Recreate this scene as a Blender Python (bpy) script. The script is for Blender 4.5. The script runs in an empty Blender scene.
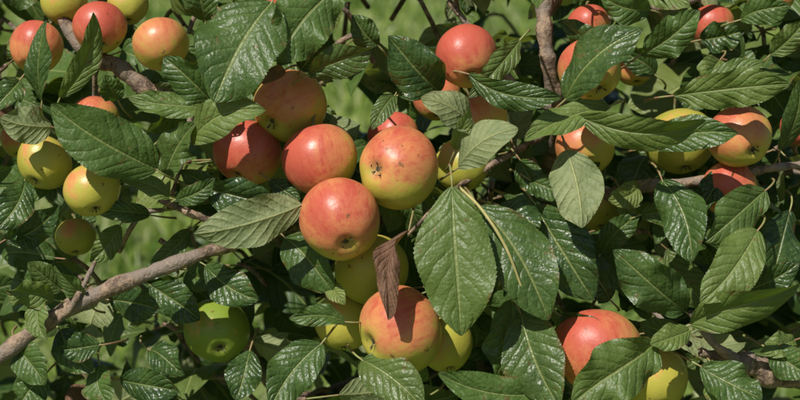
import bpy, math, random
import numpy as np
from mathutils import Vector, Quaternion, Matrix

random.seed(11); rng = np.random.default_rng(7)
scene = bpy.context.scene
scene.view_settings.view_transform = 'Standard'
scene.view_settings.look = 'None'
scene.view_settings.exposure = 0

# ------------------------------------------------------------ frame of the tree (metres)
D = 1.5
PITCH = math.radians(12)
CAM = Vector((0, 0, 1.55))
RT = Vector((1, 0, 0)); FW = Vector((0, math.cos(PITCH), -math.sin(PITCH))); UP = Vector((0, math.sin(PITCH), math.cos(PITCH)))
def P(px, py, d=0.0):
    f = D + d
    return CAM + RT*((px-400)/1600*f) + UP*((200-py)/1600*f) + FW*f
def S(px, d=0.0): return px/1600*(D+d)

SUN_EL = math.radians(51); SUN_AZ = math.radians(34)   # azimuth left of straight behind the camera
SUN = Vector((-math.sin(SUN_AZ)*math.cos(SUN_EL), -math.cos(SUN_AZ)*math.cos(SUN_EL), math.sin(SUN_EL)))

# ------------------------------------------------------------ node helper
class NT:
    def __init__(s, name):
        s.m = bpy.data.materials.new(name); s.m.use_nodes = True
        s.t = s.m.node_tree; s.t.nodes.clear()
        s.out = s.t.nodes.new('ShaderNodeOutputMaterial')
    def n(s, typ, **kw):
        nd = s.t.nodes.new(typ)
        for k, v in kw.items(): setattr(nd, k, v)
        return nd
    def l(s, a, b): s.t.links.new(a, b)
    def put(s, sock, v):
        if isinstance(v, bpy.types.NodeSocket): s.l(v, sock)
        elif isinstance(v, (tuple, list)) and len(v) == 3 and sock.type == 'RGBA': sock.default_value = (*v, 1)
        else: sock.default_value = v
    def math(s, op, a, b=0.0, c=0.0, clamp=False):
        nd = s.n('ShaderNodeMath', operation=op, use_clamp=clamp)
        s.put(nd.inputs[0], a); s.put(nd.inputs[1], b); s.put(nd.inputs[2], c)
        return nd.outputs[0]
    def mix(s, f, a, b, blend='MIX'):
        nd = s.n('ShaderNodeMix', data_type='RGBA', blend_type=blend)
        s.put(nd.inputs[0], f); s.put(nd.inputs[6], a); s.put(nd.inputs[7], b)
        return nd.outputs[2]
    def ss(s, v, lo, hi, a=0.0, b=1.0):
        nd = s.n('ShaderNodeMapRange', interpolation_type='SMOOTHSTEP')
        s.put(nd.inputs[0], v); nd.inputs[1].default_value = lo; nd.inputs[2].default_value = hi
        nd.inputs[3].default_value = a; nd.inputs[4].default_value = b
        return nd.outputs[0]
    def noise(s, vec, scale, detail=3, rough=0.5):
        nd = s.n('ShaderNodeTexNoise'); s.l(vec, nd.inputs['Vector'])
        nd.inputs['Scale'].default_value = scale; nd.inputs['Detail'].default_value = detail
        nd.inputs['Roughness'].default_value = rough
        return nd.outputs[0]
    def bump(s, h, dist, strength=1.0, normal=None):
        nd = s.n('ShaderNodeBump'); s.l(h, nd.inputs['Height'])
        nd.inputs['Distance'].default_value = dist; nd.inputs['Strength'].default_value = strength
        if normal: s.l(normal, nd.inputs['Normal'])
        return nd.outputs[0]

# ------------------------------------------------------------ materials
def leaf_material(name, full=True):
    g = NT(name)
    uv = g.n('ShaderNodeUVMap'); uv.uv_map = 'UVMap'
    sp = g.n('ShaderNodeSeparateXYZ'); g.l(uv.outputs[0], sp.inputs[0])
    at = g.n('ShaderNodeAttribute', attribute_name='tint'); sc = g.n('ShaderNodeSeparateColor'); g.l(at.outputs['Color'], sc.inputs[0])
    rnd, pale, brown = sc.outputs[0], sc.outputs[1], sc.outputs[2]
    geo = g.n('ShaderNodeNewGeometry'); back = geo.outputs['Backfacing']; pos = geo.outputs['Position']
    a = g.math('ABSOLUTE', g.math('MULTIPLY_ADD', sp.outputs[0], 2.0, -1.0))
    side = g.math('GREATER_THAN', sp.outputs[0], 0.5)
    big = g.noise(pos, 38, 3 if full else 1)
    t = g.math('ADD', sp.outputs[1], g.math('MULTIPLY', g.math('SUBTRACT', big, 0.5), 0.10))
    p = g.math('MULTIPLY', g.math('SUBTRACT', t, g.math('MULTIPLY', g.math('POWER', a, 1.15), 0.26)), 8.0)
    p = g.math('ADD', p, g.math('MULTIPLY', side, 0.45))
    p = g.math('ADD', p, g.math('MULTIPLY', rnd, 3.0))
    d = g.math('MULTIPLY', g.math('ABSOLUTE', g.math('SUBTRACT', g.math('FRACT', p), 0.5)), 2.0)
    vein = g.math('MULTIPLY', g.ss(d, 0.88, 1.0), g.ss(a, 0.5, 1.0, 1.0, 0.0))
    mid = g.ss(a, 0.02, 0.07, 1.0, 0.0)
    dark = g.mix(rnd, (0.018, 0.048, 0.014), (0.070, 0.132, 0.022))
    col = g.mix(g.ss(big, 0.35, 0.75, 0.0, 0.7), dark, (0.070, 0.130, 0.025))
    col = g.mix(g.math('MULTIPLY', pale, 0.8), col, (0.22, 0.26, 0.065))
    col = g.mix(g.math('MULTIPLY', vein, 0.32), col, (0.17, 0.23, 0.06))
    col = g.mix(g.math('MULTIPLY', mid, 0.65), col, (0.27, 0.31, 0.11))
    und = g.mix(g.ss(big, 0.3, 0.7), (0.17, 0.21, 0.09), (0.27, 0.30, 0.14))
    und = g.mix(g.math('MULTIPLY', vein, 0.5), und, (0.34, 0.37, 0.18))
    und = g.mix(g.math('MULTIPLY', mid, 0.8), und, (0.38, 0.39, 0.17))
    col = g.mix(back, col, und)
    if full:
        n3 = g.noise(pos, 140, 2)
        spot = g.math('MULTIPLY', g.ss(n3, 0.66, 0.70), g.ss(big, 0.46, 0.58))
        edge = g.math('MULTIPLY', g.ss(a, 0.80, 1.0), g.ss(big, 0.57, 0.64))
        spot = g.math('MAXIMUM', spot, edge)
        col = g.mix(g.math('MULTIPLY', spot, 0.75), col, (0.14, 0.075, 0.028))
        fine = n3
        vo = g.n('ShaderNodeTexVoronoi'); g.l(pos, vo.inputs['Vector']); vo.inputs['Scale'].default_value = 340
        cell = g.math('POWER', vo.outputs['Distance'], 2.0)
        col = g.mix(g.math('MULTIPLY', cell, 0.40), col, (0.14, 0.21, 0.06))
    else: fine = big
    brc = g.mix(fine, (0.08, 0.04, 0.025), (0.26, 0.14, 0.08))
    col = g.mix(brown, col, brc)
    b = g.n('ShaderNodeBsdfPrincipled')
    g.l(col, b.inputs['Base Color'])
    pil = g.math('SUBTRACT', 1.0, g.math('POWER', d, 3.0))
    h = g.math('MULTIPLY', pil, g.ss(a, 0.0, 0.25, 0.0, 0.9))
    h = g.math('ADD', h, g.math('MULTIPLY', mid, -0.9))
    if full:
        h = g.math('SUBTRACT', h, g.math('MULTIPLY', cell, 0.45))
        h = g.math('ADD', h, g.math('MULTIPLY', g.noise(pos, 120, 3), 2.2))
    nrm = g.bump(h, 0.0010, 0.85); g.l(nrm, b.inputs['Normal'])
    rough = g.math('MULTIPLY_ADD', back, 0.22, g.math('MULTIPLY_ADD', big, 0.22, 0.22))
    rough = g.math('MULTIPLY_ADD', rnd, 0.18, rough)
    rough = g.math('MULTIPLY_ADD', brown, 0.3, rough)
    g.l(rough, b.inputs['Roughness'])
    b.inputs['Specular IOR Level'].default_value = 0.48
    tr = g.n('ShaderNodeBsdfTranslucent')
    tc = g.mix(1.0, col, (1.8, 2.0, 0.5), 'MULTIPLY'); g.l(tc, tr.inputs[0])
    mx = g.n('ShaderNodeMixShader'); mx.inputs[0].default_value = 0.18
    g.l(b.outputs[0], mx.inputs[1]); g.l(tr.outputs[0], mx.inputs[2]); g.l(mx.outputs[0], g.out.inputs[0])
    return g.m

def apple_material():
    g = NT('apple_skin')
    tc = g.n('ShaderNodeTexCoord'); oi = g.n('ShaderNodeObjectInfo')
    off = g.math('MULTIPLY', oi.outputs['Random'], 17.0)
    add = g.n('ShaderNodeVectorMath', operation='ADD'); g.l(tc.outputs['Object'], add.inputs[0])
    cmb = g.n('ShaderNodeCombineXYZ'); g.l(off, cmb.inputs[0]); g.l(off, cmb.inputs[1]); g.l(cmb.outputs[0], add.inputs[1])
    vec = add.outputs[0]
    st = g.n('ShaderNodeVectorMath', operation='MULTIPLY'); g.l(vec, st.inputs[0]); st.inputs[1].default_value = (1, 1, 0.22)
    streak = g.noise(st.outputs[0], 170, 4, 0.65)
    blot = g.noise(vec, 36, 4, 0.64)
    at = g.n('ShaderNodeAttribute', attribute_name='blush'); sc = g.n('ShaderNodeSeparateColor'); g.l(at.outputs['Color'], sc.inputs[0])
    bl = g.math('ADD', sc.outputs[0], g.math('MULTIPLY', g.math('SUBTRACT', streak, 0.5), 0.55))
    bl = g.math('ADD', bl, g.math('MULTIPLY', g.math('SUBTRACT', blot, 0.5), 1.0))
    base = g.mix(blot, (0.37, 0.37, 0.05), (0.57, 0.45, 0.085))
    base = g.mix(sc.outputs[1], base, (0.20, 0.28, 0.035))       # greener fruit
    col = g.mix(g.ss(bl, 0.14, 0.52), base, (0.61, 0.26, 0.095))
    col = g.mix(g.ss(bl, 0.36, 1.0), col, (0.50, 0.098, 0.060))
    col = g.mix(g.math('MULTIPLY', g.ss(streak, 0.50, 0.72, 0.0, 0.65), g.ss(bl, 0.35, 0.85)), col, (0.44, 0.065, 0.042))
    vo = g.n('ShaderNodeTexVoronoi'); g.l(vec, vo.inputs['Vector']); vo.inputs['Scale'].default_value = 330
    col = g.mix(g.ss(vo.outputs['Distance'], 0.06, 0.16, 0.30, 0.0), col, (0.66, 0.44, 0.22))
    col = g.mix(g.math('MULTIPLY', sc.outputs[2], 0.7), col, (0.20, 0.17, 0.05))
    n2 = g.noise(vec, 130, 2)
    col = g.mix(g.math('MULTIPLY', g.ss(n2, 0.70, 0.74), 0.7), col, (0.15, 0.08, 0.03))
    b = g.n('ShaderNodeBsdfPrincipled'); g.l(col, b.inputs['Base Color'])
    g.l(g.math('MULTIPLY_ADD', blot, 0.22, 0.28), b.inputs['Roughness'])
    b.inputs['Specular IOR Level'].default_value = 0.42
    g.l(g.bump(blot, 0.0020, 0.5), b.inputs['Normal'])
    g.l(b.outputs[0], g.out.inputs[0])
    return g.m

def bark_material(name, c1, c2, c3, scale=1.0):
    g = NT(name)
    geo = g.n('ShaderNodeNewGeometry'); pos = geo.outputs['Position']
    a = g.noise(pos, 70*scale, 5, 0.7)
    vo = g.n('ShaderNodeTexVoronoi'); g.l(pos, vo.inputs['Vector']); vo.inputs['Scale'].default_value = 180*scale
    col = g.mix(g.ss(a, 0.38, 0.62), c1, c2)
    col = g.mix(g.ss(g.noise(pos, 25*scale, 3), 0.50, 0.60), col, c3)
    col = g.mix(g.math('MULTIPLY', g.ss(vo.outputs['Distance'], 0.1, 0.25, 1, 0), 0.6), col, (0.38, 0.31, 0.23))
    b = g.n('ShaderNodeBsdfPrincipled'); g.l(col, b.inputs['Base Color']); b.inputs['Roughness'].default_value = 0.7
    g.l(g.bump(a, 0.006/scale, 1.0), b.inputs['Normal']); g.l(b.outputs[0], g.out.inputs[0])
    return g.m

def simple(name, c1, c2, scale, rough=0.6):
    g = NT(name); geo = g.n('ShaderNodeNewGeometry')
    col = g.mix(g.ss(g.noise(geo.outputs['Position'], scale, 3), 0.35, 0.65), c1, c2)
    b = g.n('ShaderNodeBsdfPrincipled'); g.l(col, b.inputs['Base Color']); b.inputs['Roughness'].default_value = rough
    g.l(b.outputs[0], g.out.inputs[0]); return g.m

def grass_material():
    g = NT('grass_blades'); at = g.n('ShaderNodeAttribute', attribute_name='tint'); sc = g.n('ShaderNodeSeparateColor'); g.l(at.outputs['Color'], sc.inputs[0])
    col = g.mix(sc.outputs[0], (0.08, 0.16, 0.025), (0.36, 0.45, 0.11))
    col = g.mix(sc.outputs[1], col, (0.55, 0.55, 0.32))
    b = g.n('ShaderNodeBsdfPrincipled'); g.l(col, b.inputs['Base Color']); b.inputs['Roughness'].default_value = 0.4
    tr = g.n('ShaderNodeBsdfTranslucent'); g.l(g.mix(1.0, col, (1.3, 1.5, 0.6), 'MULTIPLY'), tr.inputs[0])
    mx = g.n('ShaderNodeMixShader'); mx.inputs[0].default_value = 0.4
    g.l(b.outputs[0], mx.inputs[1]); g.l(tr.outputs[0], mx.inputs[2]); g.l(mx.outputs[0], g.out.inputs[0]); return g.m

M_LEAF = leaf_material('apple_leaf'); M_LEAF2 = leaf_material('inner_apple_leaf', False); M_APPLE = apple_material()
M_BARK = bark_material('apple_bark', (0.10, 0.065, 0.045), (0.36, 0.25, 0.165), (0.23, 0.18, 0.14))
M_TRUNK = bark_material('trunk_bark', (0.10, 0.08, 0.06), (0.24, 0.20, 0.16), (0.16, 0.17, 0.11), 0.3)
M_PET = simple('petiole', (0.24, 0.27, 0.09), (0.26, 0.15, 0.08), 90, 0.5)
M_YST = simple('yellowed_stalk', (0.36, 0.33, 0.12), (0.46, 0.40, 0.17), 90, 0.5)
M_STEM = simple('apple_stalk', (0.14, 0.10, 0.04), (0.16, 0.18, 0.06), 200)
M_CALYX = simple('calyx', (0.035, 0.025, 0.015), (0.10, 0.085, 0.05), 400, 0.9)
M_GRASS = grass_material()
M_GROUND = simple('meadow', (0.08, 0.12, 0.025), (0.15, 0.19, 0.05), 3.0, 0.9)

# ------------------------------------------------------------ mesh accumulation
class Acc:
    def __init__(s): s.v = []; s.f = []; s.uv = []; s.c = []; s.n = 0; s.mi = []
    def add(s, v, f, uv, c, mi=0):
        s.v.append(v); s.f.append(f + s.n); s.uv.append(uv); s.c.append(np.tile(np.array(c, dtype=np.float32), (len(v), 1)) if np.ndim(c) == 1 else c)
        s.mi.append(np.full(len(f), mi)); s.n += len(v)
    def build(s, name, mats, k=4, smooth=True):
        v = np.concatenate(s.v).astype(np.float32); f = np.concatenate(s.f).astype(np.int32)
        uv = np.concatenate(s.uv).astype(np.float32); c = np.concatenate(s.c).astype(np.float32); mi = np.concatenate(s.mi).astype(np.int32)
        me = bpy.data.meshes.new(name)
        me.vertices.add(len(v)); me.vertices.foreach_set('co', v.ravel())
        me.loops.add(f.size); me.loops.foreach_set('vertex_index', f.ravel())
        me.polygons.add(len(f)); me.polygons.foreach_set('loop_start', np.arange(len(f), dtype=np.int32)*k)
        me.polygons.foreach_set('loop_total', np.full(len(f), k, dtype=np.int32))
        me.polygons.foreach_set('material_index', mi)
        me.polygons.foreach_set('use_smooth', np.full(len(f), smooth))
        me.update(calc_edges=True)
        l = me.uv_layers.new(name='UVMap'); l.data.foreach_set('uv', uv[f.ravel()].ravel())
        at = me.attributes.new('tint', 'FLOAT_COLOR', 'POINT'); at.data.foreach_set('color', c.ravel())
        for m in mats: me.materials.append(m)
        me.validate()
        o = bpy.data.objects.new(name, me); scene.collection.objects.link(o); return o

def grid_faces(nt, nu):
    i = np.arange(nt)[:, None]; j = np.arange(nu)[None, :]
    a = i*(nu+1)+j
    return np.stack([a, a+1, a+nu+2, a+nu+1], -1).reshape(-1, 4)
GF = {}
def leaf(acc, base, axis, nrm, L, W, nt, nu, fold=0.2, arch=0.06, curve=0.0, wave=0.1, teeth=0, tint=(0.5, 0, 0, 1), twist=0.0, tipc=0.0):
    if (nt, nu) not in GF: GF[(nt, nu)] = grid_faces(nt, nu)
    t = np.linspace(0, 1, nt+1)[:, None]; u = np.linspace(-1, 1, nu+1)[None, :]
    sh = 0.84 + 0.24*random.random()
    f = np.sin(np.pi*np.clip(t, 0, 1)**sh)**random.uniform(0.58, 0.70)
    f = f*(1-0.22*np.clip((t-0.85)/0.15, 0, 1))
    f = np.maximum(f, 0.012)
    q1, q2 = random.random()*6.28, random.random()*6.28
    f = f*(1+0.045*np.sin(7*t+q1)*np.sign(u)+0.028*np.sin(15*t+q2*np.sign(u)))
    if teeth:
        k = np.arange(nt+1)[:, None]
        saw = ((k % 3) / 2.0)
        f = f*(1 + (0.5-saw)*0.042*np.abs(u)**8*(0.6+0.4*np.sin(k*0.37+q1)))
    tt = t + 0.0*u
    x = u*f*W/2; y = tt*L
    ph = random.random()*6.28; ph2 = random.random()*6.28; kw = 3+4*random.random()
    env = np.sin(np.pi*t)**0.5
    z = fold*np.abs(x)
    z = z + wave*(W/2)*np.abs(u)**2*np.where(u > 0, np.sin(kw*t*2+ph), np.sin(kw*1.1*t*2+ph2))*env
    z = z + 0.4*wave*(W/2)*np.abs(u)**2.5*np.sin(kw*4.3*t+ph2+2*u)*env
    z = z - fold*0.75*(x**2)/(W/2)
    z = z + arch*L*4*t*(1-t) - tipc*L*np.clip((t-0.55)/0.45, 0, 1)**2
    x = x + curve*L*4*t*(1-t)
    if twist:
        a = twist*(t-0.3); x, z = x*np.cos(a)-z*np.sin(a), x*np.sin(a)+z*np.cos(a)
    axis = np.array(axis); axis = axis/np.linalg.norm(axis)
    n = np.array(nrm); n = n-axis*np.dot(n, axis); n = n/np.linalg.norm(n)
    xa = np.cross(axis, n)
    pts = np.array(base)[None, None] + x[..., None]*xa + y[..., None]*axis + z[..., None]*n
    uvs = np.stack([(u*0.5+0.5)+0*t, t+0*u], -1)
    acc.add(pts.reshape(-1, 3), GF[(nt, nu)], uvs.reshape(-1, 2), tint)

def tube(acc, pts, rad, sides=8, mi=0, rough=0.0, steps=6):
    pts = np.array([list(p) for p in pts], dtype=float); rad = np.array(rad, dtype=float)
    n = len(pts)
    if n > 2 or steps > 1:
        ext = np.vstack([2*pts[0]-pts[1], pts, 2*pts[-1]-pts[-2]]); P_ = []; R_ = []
        for i in range(n-1):
            p0, p1, p2, p3 = ext[i:i+4]
            for s in range(steps):
                t = s/steps
                P_.append(0.5*((2*p1)+(-p0+p2)*t+(2*p0-5*p1+4*p2-p3)*t*t+(-p0+3*p1-3*p2+p3)*t**3)); R_.append(rad[i]*(1-t)+rad[i+1]*t)
        P_.append(pts[-1]); R_.append(rad[-1]); pts = np.array(P_); rad = np.array(R_)
    m = len(pts)
    if rough: pts = pts + rng.normal(size=pts.shape)*rad[:, None]*rough*0.8
    tan = np.gradient(pts, axis=0); tan /= np.linalg.norm(tan, axis=1)[:, None]+1e-12
    nn = np.cross(tan[0], [0.31, 0.2, 0.93]); nn /= np.linalg.norm(nn)
    V = []; 
    for i in range(m):
        nn = nn - tan[i]*np.dot(nn, tan[i]); nn /= np.linalg.norm(nn); b = np.cross(tan[i], nn)
        a = np.linspace(0, 2*np.pi, sides, endpoint=False)
        r = rad[i]*(1+rough*rng.normal(size=sides)*0.6 + (rough*1.8*math.sin(i*0.9+rad[0]*9000) if rough else 0))
        V.append(pts[i]+(np.cos(a)*r)[:, None]*nn+(np.sin(a)*r)[:, None]*b)
    V = np.concatenate(V)
    F = [[i*sides+j, i*sides+(j+1) % sides, (i+1)*sides+(j+1) % sides, (i+1)*sides+j] for i in range(m-1) for j in range(sides)]
    acc.add(V, np.array(F), np.zeros((len(V), 2)), (0.5, 0, 0, 1), mi)

# ------------------------------------------------------------ apples
# px, py, r, depth, calyx dir (ox,oy) in radii, red bias, green
APPLES = [
 (320,160,37,0.015, 0.25,0.95, 0.82,0.0),
 (398,168,41,-0.01, -0.62,0.06, 0.56,0.0),
 (340,220,41,-0.025, 0.22,0.62, 0.68,0.0),
 (247,153,34,0.05, -0.3,0.8, 0.95,0.0),
 (289,107,37,0.05, -0.5,0.5, 0.42,0.1),
 (400,330,44,0.0, -0.80,0.30, 0.54,0.0),
 (372,270,38,0.055, 0.3,0.9, 0.10,0.2),
 (345,322,30,0.075, 0.0,0.95, 0.15,0.0),
 (445,345,29,0.05, 0.2,0.9, 0.20,0.2),
 (467,57,32,0.0, 0.15,0.72, 0.90,0.0),
 (480,118,27,0.06, 0.3,0.8, 0.45,0.1),
 (462,165,28,0.07, 0.1,0.9, 0.12,0.3),
 (393,138,26,0.08, 0.0,0.9, 0.85,0.0),
 (437,98,24,0.12, 0.0,0.9, 0.65,0.0),
 (92,190,28,0.0, 0.25,0.80, 0.20,0.1),
 (44,163,28,0.03, -0.3,0.8, 0.14,0.2),
 (217,331,33,0.10, 0.2,0.5, 0.05,1.0),
 (161,45,29,0.04, 0.3,0.8, 0.40,0.1),
 (100,28,27,0.05, 0.2,0.8, 0.85,0.0),
 (36,48,27,0.06, -0.2,0.8, 0.66,0.0),
 (64,2,24,0.08, 0.1,0.9, 0.20,0.2),
 (128,6,20,0.10, 0.1,0.9, 0.2,0.2),
 (95,118,24,0.10, 0.0,0.9, 0.6,0.0),
 (20,140,20,0.14, 0.0,0.9, 0.4,0.0),
 (590,70,32,0.02, 0.3,0.75, 0.58,0.0),
 (588,26,22,0.10, 0.1,0.9, 0.85,0.0),
 (634,68,19,0.14, 0.1,0.9, 0.75,0.0),
 (585,148,30,0.05, 0.2,0.8, 0.46,0.1),
 (740,137,32,0.02, 0.3,0.5, 0.56,0.0),
 (730,190,29,0.04, 0.2,0.6, 0.70,0.0),
 (680,142,36,0.09, 0.1,0.9, 0.12,0.4),
 (712,26,22,0.16, 0.1,0.9, 0.85,0.0),
 (775,-5,20,0.14, 0.1,0.9, 0.8,0.0),
 (801,128,20,0.08, 0.1,0.9, 0.8,0.0),
 (598,352,44,0.0, 0.15,0.85, 0.68,0.0),
 (655,380,33,0.03, 0.2,0.8, 0.14,0.1),
 (76,237,20,0.12, 0.1,0.9, 0.15,0.4),
 (598,208,24,0.14, 0.1,0.9, 0.20,0.1),
 (-30,90,28,0.05, 0.1,0.9, 0.6,0.0),
 (840,250,28,0.08, 0.1,0.9, 0.5,0.0),
 (275,3,20,0.16, 0.1,0.9, 0.7,0.0),
]
def make_apple(px, py, rpx, d, ox, oy, red, green):
    R = S(rpx, d); NS = 56; NR = 34; c = P(px, py, d)
    dirv = (RT*ox - UP*oy - FW*math.sqrt(max(0.02, 1-ox*ox-oy*oy))).normalized()
    q = dirv.to_track_quat('-Z', 'Y') @ Quaternion((0, 0, 1), random.random()*6.28)
    v = []; f = []; mi = []
    lob = random.random()*6.28; squash = random.uniform(0.87, 0.97); taper = random.uniform(0.02, 0.11); lop = random.uniform(-0.07, 0.07)
    for i in range(NR+1):
        ph = math.pi*i/NR
        for j in range(NS):
            a = 2*math.pi*j/NS
            rho = math.sin(ph)**0.93*(1+taper*math.cos(ph))*(1+0.022*math.cos(5*a+lob)*(0.4-math.cos(ph)) + 0.03*math.cos(2*a+lob*2))
            z = math.cos(ph)*squash
            if ph < math.pi/2: z -= 0.26*math.exp(-(rho/0.26)**2)
            else: z += 0.17*math.exp(-(rho/0.20)**2) 
            z += lop*rho*math.cos(a)
            v.append((rho*math.cos(a)*R, rho*math.sin(a)*R, z*R))
    for i in range(NR):
        for j in range(NS):
            f.append((i*NS+j, (i+1)*NS+j, (i+1)*NS+(j+1) % NS, i*NS+(j+1) % NS)); mi.append(0)
    nskin = len(v)
    pts = [Vector((0, 0, 0.55*R)), Vector((0.02*R, 0, 0.9*R)), Vector((0.1*R, 0.05*R, 1.15*R)), Vector((0.22*R, 0.12*R, 1.35*R))]
    b0 = len(v)
    for k, p in enumerate(pts):
        rr = 0.0013 if k < 3 else 0.0022
        for j in range(7):
            a = j*2*math.pi/7; v.append((p.x+rr*math.cos(a), p.y+rr*math.sin(a), p.z))
    for k in range(3):
        for j in range(7):
            f.append((b0+k*7+j, b0+k*7+(j+1) % 7, b0+(k+1)*7+(j+1) % 7, b0+(k+1)*7+j)); mi.append(1)
    zc = -(squash-0.17)*R
    b0 = len(v); v.append((0, 0, zc-0.001))
    for j in range(10):
        a = j*2*math.pi/10; v.append((0.10*R*math.cos(a), 0.10*R*math.sin(a), zc-0.0008))
    for j in range(10): f.append((b0, b0+1+(j+1) % 10, b0+1+j)); mi.append(2)
    for j in range(6):
        a = j*2*math.pi/6+random.uniform(-.2, .2); w = 0.30; r1 = 0.07*R; r2 = random.uniform(0.13, 0.21)*R; h = random.uniform(0.05, 0.15)*R
        b0 = len(v)
        v += [(r1*math.cos(a-w), r1*math.sin(a-w), zc), (r1*math.cos(a+w), r1*math.sin(a+w), zc),
              (r2*math.cos(a+w*0.35), r2*math.sin(a+w*0.35), zc-h), (r2*math.cos(a-w*0.35), r2*math.sin(a-w*0.35), zc-h),
              (r2*0.75*math.cos(a+0.1), r2*0.75*math.sin(a+0.1), zc-h*1.5)]
        f += [(b0, b0+1, b0+2, b0+3), (b0+3, b0+2, b0+4)]; mi += [2, 2]
    me = bpy.data.meshes.new('apple'); me.from_pydata(v, [], f)
    for m in (M_APPLE, M_STEM, M_CALYX): me.materials.append(m)
    me.polygons.foreach_set('material_index', mi); me.polygons.foreach_set('use_smooth', [True]*len(f))
    at = me.attributes.new('blush', 'FLOAT_COLOR', 'POINT')
    B = (SUN + Vector((-0.1, -0.1, 0.15)) + Vector((random.uniform(-.5, .5), 0, random.uniform(-.4, .4)))).normalized()
    for i, p in enumerate(v):
        pv = Vector(p); w = q @ pv.normalized()
        rho = math.hypot(p[0], p[1])/R
        hollow = max(0, 1-rho/0.30)**1.0 if i < nskin else 0
        bl = (red-0.5)*1.1 + 0.16 + 0.58*w.dot(B)
        at.data[i].color = (max(0, bl), green, hollow, 1)
    o = bpy.data.objects.new('apple', me); o.location = c; o.rotation_mode = 'QUATERNION'; o.rotation_quaternion = q
    scene.collection.objects.link(o)
for a in APPLES: make_apple(*a)

# ------------------------------------------------------------ branches & trunk
br = Acc()
def B(pts, rads, sides=14, rough=0.06, mi=0, steps=10):
    tube(br, [P(*p) for p in pts], [S(r) for r in rads], sides, mi, rough, steps)
B([(-140,395,0.02),(-20,366,0.0),(35,330,0.0),(80,302,0.0),(150,273,0.0),(225,246,0.02),(290,225,0.09),(380,215,0.25),(470,260,0.55)], [6,8,8.5,9,7.5,7,8,12,20])
B([(35,330,0.0),(62,316,-0.004),(78,296,-0.01),(95,262,0.02)], [4,5,3,2])
B([(30,-30,0.08),(85,50,0.07),(118,66,0.07),(145,88,0.07),(190,108,0.09),(270,140,0.18),(370,190,0.35),(470,240,0.58)], [6,8,9,9,9,10,13,20])
B([(535,-60,0.10),(543,0,0.09),(545,40,0.08),(552,85,0.09),(560,120,0.14),(540,200,0.35),(480,300,0.6)], [8,9,8,8,9,12,20])
B([(860,160,0.03),(800,165,0.03),(765,169,0.03),(700,181,0.05),(620,192,0.10),(540,230,0.3),(480,300,0.6)], [3,4,4.5,5,7,10,16])
B([(560,120,0.12),(535,140,0.08),(500,160,0.06),(465,182,0.05),(448,195,0.02)], [6,4,3.5,3,2])
B([(448,195,0.02),(430,212,-0.02),(408,235,-0.035)], [2,2,1.5])
B([(160,200,0.02),(195,215,0.02),(232,228,0.04),(270,232,0.07)], [3,4,4,5])
B([(192,108,0.08),(185,150,0.04),(172,195,0.02)], [4,2.5,2])
B([(448,0,0.12),(480,40,0.12),(520,90,0.12),(556,110,0.13)], [3,4,5,6])
B([(700,352,-0.01),(735,362,0.0),(768,372,0.01),(830,395,0.04),(760,460,0.3),(560,480,0.6)], [4,9,13,12,14,20], rough=0.12)
B([(740,362,0.0),(715,345,-0.02),(690,312,-0.03)], [7,4,3])
B([(690,345,-0.02),(640,300,0.05),(600,270,0.15)], [3,3,4])
B([(470,260,0.55),(420,330,0.3),(390,290,0.12),(350,270,0.10)], [14,9,6,4])
B([(470,320,0.6),(300,400,0.4),(220,290,0.14),(160,240,0.16)], [14,9,5,3])
B([(600,20,0.1),(650,10,0.12),(720,-10,0.14),(800,-40,0.2)], [3,4,5,6])
B([(600,110,0.10),(575,130,0.12),(560,140,0.14)], [3,4,6])
B([(458,186,-0.03),(482,210,-0.055),(507,250,-0.060),(528,306,-0.05)], [1.4,1.5,1.5,0.9], rough=0.02, mi=2)
tr = Acc()
base = P(480, 300, 0.66); bx, by, bz = base
top = P(470, 235, 0.60)
tube(tr, [(bx+0.03, by+0.05, -0.05), (bx+0.02, by+0.03, 0.12), (bx, by+0.01, 0.5), (bx-0.01, by, 0.95), (bx, by, bz), tuple(top)],
     [0.11, 0.085, 0.07, 0.062, 0.045, 0.018], 18, 0, 0.05, 10)

# ------------------------------------------------------------ leaves
hero = Acc(); pets = br
KIND = {'d':(0.10,0.0,0), 'm':(0.5,0.04,0), 'l':(0.9,0.42,0), 'y':(0.9,0.95,0), 'b':(0.4,0.0,1.0)}
def H(bx, by, tx, ty, w, d0, d1, roll=0, kind='m', arch=None, curve=None, fold=None, wave=None, twist=None):
    b = P(bx, by, d0); t = P(tx, ty, d1); ax = (t-b); L = ax.length; ax.normalize()
    n = -FW - ax*(-FW).dot(ax); n.normalize()
    if arch is None: arch = random.uniform(0.02, 0.16)
    if fold is None: fold = random.uniform(0.12, 0.7)
    if wave is None: wave = random.uniform(0.12, 0.32)
    und = kind == 'u' or kind == 'U'
    n = Quaternion(ax, math.radians(roll)) @ n
    if und: n = -n; arch = -arch
    tint = list(KIND.get(kind, (0.5, 0.3, 0))) + [1]
    tint[0] = min(1, max(0, tint[0]+random.uniform(-.35, .35)))
    if kind == 'm' and random.random() < 0.3: tint[1] = random.uniform(.1, .35)
    W = 1.05*S(w, d0)/max(0.6, abs(math.cos(math.radians(roll))))
    if curve is None: curve = random.uniform(-.10, .10)
    if twist is None: twist = random.uniform(-.8, .8)
    leaf(hero, b, ax, n, L, W, 96 if L > 0.045 else 48, 12, fold, arch, curve, wave, 1, tint, twist)
    e1 = b - ax*0.008; e2 = b - ax*0.016 + FW*0.012; e3 = b - ax*0.02 + FW*0.035
    tube(pets, [b+ax*L*0.03, e1, e2, e3], [0.0008, 0.001, 0.0011, 0.0014], 6, 1, 0, 3)

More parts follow.
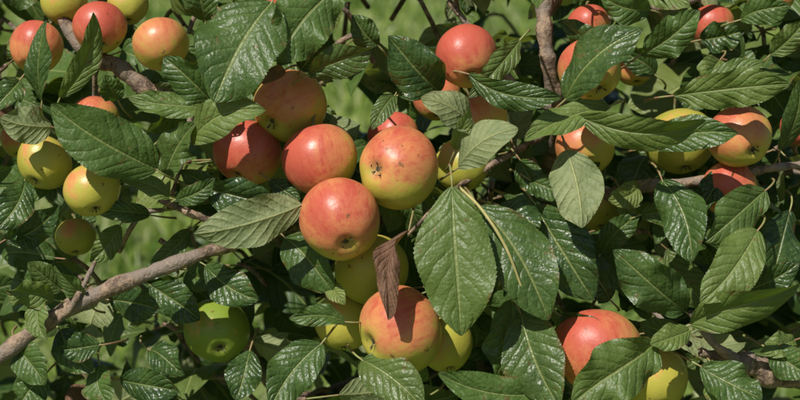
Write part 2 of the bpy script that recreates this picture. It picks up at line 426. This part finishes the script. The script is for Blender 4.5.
HL = [
 (272,2,214,102,78,-0.02,-0.05,10,'m',0.06,0.03,0.25,0.18,0.3), (338,-12,278,62,58,0.0,-0.03,-15,'m'), (308,76,373,48,32,0.0,-0.02,20,'m'),
 (214,104,164,57,38,0.0,-0.01,-25,'d'), (216,110,128,97,24,0.0,-0.01,30,'m'), (165,176,196,122,34,0.01,-0.02,-20,'m'),
 (157,170,51,104,58,-0.02,-0.06,8,'m',0.08,-0.04,0.3,0.2,0.3), (192,141,266,110,38,-0.01,-0.04,-12,'l'), (60,98,93,12,24,-0.01,-0.04,25,'l'),
 (42,102,47,20,24,0.0,-0.02,-30,'d'), (52,127,0,118,36,0.0,-0.03,10,'u'), (205,20,195,-30,34,0.02,0.0,0,'m'),
 (395,95,372,130,20,0.02,0.0,10,'m'), (440,92,388,36,48,0.0,-0.03,-10,'d'), (398,95,440,60,28,0.02,0.0,20,'d'),
 (476,132,421,97,32,-0.03,-0.06,25,'u'), (458,168,518,128,36,-0.03,-0.06,-25,'u'), (455,150,470,108,16,-0.03,-0.05,25,'y'),
 (302,205,194,234,46,-0.03,-0.05,-10,'u',0.05,0.03,0.2,0.2,0.2), (200,188,300,206,38,0.0,-0.015,25,'d'), (285,70,262,84,14,0,-0.03,0,'b'),
 (300,70,322,30,30,0.03,0.0,15,'d'), (378,45,352,15,26,0.03,0.02,-15,'m'),
 (452,186,461,336,74,-0.055,-0.07,6,'m',0.06,0.0,0.28,0.16,0.15), (478,206,549,320,60,-0.03,-0.05,-20,'m'), (566,150,582,228,50,-0.02,-0.05,5,'U',0.05,0.04,0.25,0.2,0.2),
 (535,205,593,300,56,0.01,-0.01,12,'d'), (498,208,540,228,40,0.0,-0.02,-25,'d'), (409,230,388,320,20,-0.045,-0.06,30,'b',0.12,0.10,1.0,0.8,1.5),
 (285,238,334,292,48,0.03,0.01,10,'d'), (346,322,289,318,20,-0.02,-0.03,25,'m'), (330,285,345,305,18,0.02,0.0,0,'y'),
 (520,312,560,406,60,-0.02,-0.05,8,'m'), (512,300,500,388,52,-0.01,-0.02,-15,'m'), (655,343,572,404,56,-0.04,-0.06,-10,'m'),
 (546,393,438,373,36,-0.02,-0.05,15,'m'), (322,343,270,408,44,-0.02,-0.04,15,'m'), (362,360,425,410,44,-0.01,-0.04,-8,'m'),
 (560,315,620,355,28,0.0,-0.02,30,'d'), (540,330,568,385,30,0.01,0.0,30,'d'), (430,395,400,412,30,0.0,-0.02,0,'m'),
 (610,106,524,141,28,-0.02,-0.05,25,'l'), (565,100,643,28,42,-0.02,-0.05,-30,'m'), (578,116,706,120,34,-0.03,-0.06,30,'l'),
 (672,96,790,84,36,-0.02,-0.05,20,'l'), (648,148,738,133,34,-0.01,-0.04,-15,'m'), (468,74,562,98,26,-0.03,-0.05,25,'m'),
 (520,40,468,98,24,0.01,-0.02,-20,'l'), (640,55,700,10,34,0.04,0.02,20,'m'), (720,60,690,95,28,0.03,0.0,0,'l'),
 (700,85,765,62,26,0.0,-0.02,-20,'m'), (780,150,800,80,26,0.05,0.02,20,'m'), (650,10,600,-5,30,0.02,0.0,-15,'m'),
 (740,20,790,5,30,0.06,0.04,0,'m'), (770,55,805,20,26,0.06,0.04,10,'l'), (640,-10,690,8,28,0.04,0.02,0,'l'), (560,175,600,162,22,0.03,0.01,10,'d'),
 (600,60,560,20,30,0.05,0.02,10,'d'), (700,40,745,30,30,0.10,0.08,10,'d'), (655,75,620,50,26,0.08,0.07,10,'d'),
 (766,190,706,242,44,-0.01,-0.04,-12,'m'), (662,180,692,262,44,0.0,-0.03,15,'d'), (758,230,700,303,46,-0.03,-0.06,12,'l'),
 (686,312,613,250,48,-0.03,-0.06,-12,'m'), (690,325,800,283,42,-0.03,-0.06,22,'l'), (700,366,762,400,42,-0.03,-0.05,-10,'m'),
 (690,330,650,345,24,-0.03,-0.05,20,'l'), (690,335,640,322,26,-0.01,-0.03,0,'m'), (770,350,810,375,34,-0.01,-0.03,0,'m'), (795,340,760,352,24,0,-0.02,25,'l'),
 (745,290,800,262,26,0.0,-0.02,10,'d'), (715,372,730,405,30,-0.02,-0.03,0,'l'), (640,215,700,190,26,0.03,0.02,10,'d'),
 (600,255,640,215,26,0.05,0.03,0,'d'), (610,300,570,262,36,0.03,0.01,20,'d'), (735,160,700,215,22,0.03,0.02,30,'d'),
 (790,210,770,290,40,0.03,0.01,-20,'d'), (640,185,608,200,26,0.05,0.03,0,'y'), (622,195,632,222,18,0.05,0.04,0,'y'),
 (170,198,120,182,20,0.0,-0.01,30,'l'), (175,200,215,178,20,0.0,-0.02,0,'m'), (150,215,90,205,20,0.02,0.0,10,'m'),
 (5,240,60,205,30,0.04,0.02,20,'d'), (25,180,-5,230,34,0.03,0.0,-10,'d'), (62,290,28,262,26,0.0,-0.02,10,'m'), (55,300,5,290,30,-0.01,-0.03,-15,'l'),
 (40,300,48,340,26,-0.01,-0.03,10,'l'), (85,300,55,265,20,0,-0.02,-20,'m'), (18,345,45,385,34,0.01,-0.01,20,'m'), (60,330,95,372,34,0.02,0.0,-10,'d'),
 (100,345,60,350,26,0.0,-0.01,20,'d'), (120,380,180,392,34,0.03,0.01,10,'d'), (100,365,110,405,32,0.02,0.0,15,'m'), (150,350,185,375,28,0.05,0.03,-20,'d'),
 (45,375,20,405,34,0.02,0.0,0,'m'), (250,350,235,400,34,0.06,0.04,10,'d'), (190,230,150,265,20,0.05,0.04,0,'m'), (110,300,160,310,34,0.04,0.02,15,'d'),
 (205,265,260,300,36,0.05,0.03,-10,'d'), (0,205,35,250,30,0.05,0.03,0,'d'), (150,285,200,320,36,0.06,0.05,10,'d'), (120,225,90,262,24,0.06,0.05,-10,'l'),
 (118,100,105,75,24,0.05,0.03,0,'m'), (20,80,-5,110,30,0.02,0.0,0,'m'), (150,150,120,185,20,0.02,0.01,0,'d'),
 (230,205,180,170,24,0.03,0.02,0,'d'), (270,180,300,200,20,0.02,0.01,0,'d'),
 (530,180,570,205,28,0.03,0.02,0,'d'), (520,160,545,195,26,0.04,0.03,10,'d'),
]
for h in HL: H(*h)

# --- filler foliage, in rosettes on short spurs through the depth of the crown
HOLES = [(372,18,30),(180,22,16),(330,95,10),(150,235,34),(32,205,20),(12,345,16),(245,380,20),(170,300,12),(640,30,12),(10,20,24),(425,15,22),(505,18,18),(230,255,14),(120,75,12),(205,75,8)]
def proj(p):
    v = p-CAM; f = v.dot(FW); return 400+v.dot(RT)/f*1600, 200-v.dot(UP)/f*1600, f-D
def ok(base, tip, L):
    for s in (0.15, 0.5, 0.85):
        q = base.lerp(tip, s); x, y, d = proj(q)
        for a in APPLES:
            if d < a[3]+0.02 and math.hypot(x-a[0], y-a[1]) < a[2]+14: return False
        for hx, hy, hr in HOLES:
            if math.hypot(x-hx, y-hy) < hr+4: return False
    return True
def rosette(acc, c, count, nt, nu, big):
    out = Vector((random.gauss(0, 1), random.gauss(-0.5, 1), random.gauss(0.3, 0.8))).normalized()
    nl = 0; sz = random.uniform(0.6, 1.3); sp_ = random.random()
    for k in range(count):
        a = k*2.4+random.random(); r = Vector((math.cos(a), math.sin(a)*0.8, random.uniform(-0.6, 0.5)))
        ax = (r*0.9+out*0.6+Vector((0, 0, -0.35))).normalized()
        n = (SUN*0.40+Vector((0, 0, 0.35))+Vector([random.gauss(0, 0.6) for _ in range(3)])).normalized()
        n = n-ax*n.dot(ax)
        if n.length < 0.15: continue
        L = random.uniform(0.05, 0.088)*big*sz; b = c+ax*0.02+out*random.uniform(-.02, .02)
        if not ok(b, b+ax*L, L): continue
        pr = random.random()
        tint = (min(1, max(0, sp_*0.7+random.random()*0.3)), max(0, random.gauss(0.04, 0.13)) if pr > 0.06 else 0.8, 1.0 if pr > 0.992 else 0.0, 1)
        leaf(acc, b, ax, n.normalized(), L, L*random.uniform(0.48, 0.70), nt, nu, random.uniform(.05, .9), random.uniform(-0.02, .16), random.uniform(-.1, .1), random.uniform(.05, .35), 1 if nt > 20 else 0, tint, random.uniform(-1, 1), random.uniform(0, .3))
        tube(pets, [c, b], [0.0011, 0.0009], 4, 1, 0, 1); nl += 1
    if nl:
        back = c-out*0.05+Vector((0, 0.05, -0.04))
        tube(br, [c+out*0.004, c-out*0.02, back], [0.0022, 0.0026, 0.0035], 6, 0, 0.08, 2)
mid = Acc(); far = Acc()
for i in range(75):
    rosette(mid, P(random.uniform(-120, 920), random.uniform(-70, 470), random.uniform(0.05, 0.16)), random.randint(3, 6), 48, 6, 1.0)
for i in range(215):
    rosette(far, P(random.uniform(-220, 1020), random.uniform(-130, 560), random.uniform(0.17, 0.45)), random.randint(4, 7), 12, 4, 1.05)
for i in range(330):
    x = random.uniform(-260, 1060); y = random.uniform(-130, 640)
    if y < 130 and random.random() < (0.65 if x < 520 else 0.15): continue
    rosette(far, P(x, y, random.uniform(0.45, 1.1)), random.randint(4, 7), 10, 4, 1.15)
for i in range(240):  # unseen foliage above the frame, added to block sun from the deeper leaves
    rosette(far, P(random.uniform(-350, 1000), random.uniform(-640, -60), random.uniform(0.12, 0.8)), random.randint(4, 7), 10, 4, 1.15)

tree = bpy.data.objects.new('apple_tree', None); scene.collection.objects.link(tree)
for acc, nm, mats in ((br, 'branches', [M_BARK, M_PET, M_YST]), (tr, 'trunk', [M_TRUNK]), (hero, 'outer_leaves', [M_LEAF]), (mid, 'middle_leaves', [M_LEAF]), (far, 'inner_leaves', [M_LEAF2])):
    o = acc.build(nm, mats); o.parent = tree

# ------------------------------------------------------------ ground and grass
N = 60; xs = np.concatenate([np.linspace(-400, -20, 12), np.linspace(-18, 18, N), np.linspace(20, 400, 12)]); ys = np.concatenate([np.linspace(-200, -4, 8), np.linspace(-3, 30, N), np.linspace(34, 600, 12)])
X, Y = np.meshgrid(xs, ys); Z = 0.03*np.sin(X*0.9+Y*0.3)+0.03*np.sin(Y*0.7)
ga = Acc(); v = np.stack([X, Y, Z], -1).reshape(-1, 3)
ga.add(v, grid_faces(len(ys)-1, len(xs)-1), np.zeros((len(v), 2)), (0, 0, 0, 1)); ground = ga.build('ground', [M_GROUND])
nb = 70000
yy = 1.2+21*rng.random(nb)**1.3; xx = (rng.random(nb)*2-1)*(1.2+yy*0.42)
zz = 0.03*np.sin(xx*0.9+yy*0.3)+0.03*np.sin(yy*0.7)
hh = rng.uniform(0.06, 0.17, nb)*(1+0.5*np.sin(xx*2.1)*np.sin(yy*1.7)); ww = rng.uniform(0.004, 0.009, nb)*(1+yy*0.06); an = rng.random(nb)*6.283; le = rng.normal(0, 0.5, (nb, 2))*hh[:, None]
b = np.stack([xx, yy, zz-0.01], -1); wv = np.stack([np.cos(an)*ww, np.sin(an)*ww, 0*ww], -1)
m = b+np.stack([le[:, 0]*0.3, le[:, 1]*0.3, hh*0.6], -1); tp = b+np.stack([le[:, 0], le[:, 1], hh], -1)
V = np.stack([b-wv, b+wv, m+wv*0.8, m-wv*0.8, tp+wv*0.1, tp-wv*0.1], 1).reshape(-1, 3)
k = np.arange(nb)[:, None]*6; F = np.stack([k+np.array([0, 1, 2, 3]), k+np.array([3, 2, 4, 5])], 1).reshape(-1, 4)
patch = np.clip(0.5+0.4*np.sin(xx*3.3+np.sin(yy*2.0))*np.sin(yy*1.9+xx)+rng.normal(0, 0.3, nb), 0, 1); dry = (rng.random(nb) < 0.15)*0.9
C = np.repeat(np.stack([patch, dry, 0*patch, 1+0*patch], -1), 6, axis=0)
gr = Acc(); gr.add(V, F, np.zeros((len(V), 2)), C); gr.build('grass', [M_GRASS], smooth=False)

# ------------------------------------------------------------ light and camera
w = bpy.data.worlds.new('World'); scene.world = w; w.use_nodes = True
nt = w.node_tree; bg = nt.nodes['Background']; sky = nt.nodes.new('ShaderNodeTexSky'); sky.sky_type = 'NISHITA'; sky.sun_disc = False
sky.sun_elevation = SUN_EL; sky.sun_rotation = math.atan2(SUN.x, SUN.y)
nt.links.new(sky.outputs[0], bg.inputs[0]); bg.inputs[1].default_value = 0.055
sl = bpy.data.lights.new('sun', 'SUN'); sl.energy = 5.0; sl.angle = math.radians(0.5); sl.color = (1.0, 0.95, 0.87)
so = bpy.data.objects.new('sun', sl); so.rotation_mode = 'QUATERNION'; so.rotation_quaternion = SUN.to_track_quat('Z', 'Y'); so.location = (-2, -3, 6); scene.collection.objects.link(so)
cd = bpy.data.cameras.new('camera'); cam = bpy.data.objects.new('camera', cd); scene.collection.objects.link(cam)
cd.sensor_width = 36; cd.lens = 72; cd.clip_start = 0.05; cd.clip_end = 2000
cd.dof.use_dof = True; cd.dof.focus_distance = D-0.02; cd.dof.aperture_fstop = 8
cam.location = CAM; cam.rotation_euler = (math.radians(90)-PITCH, 0, 0); scene.camera = cam
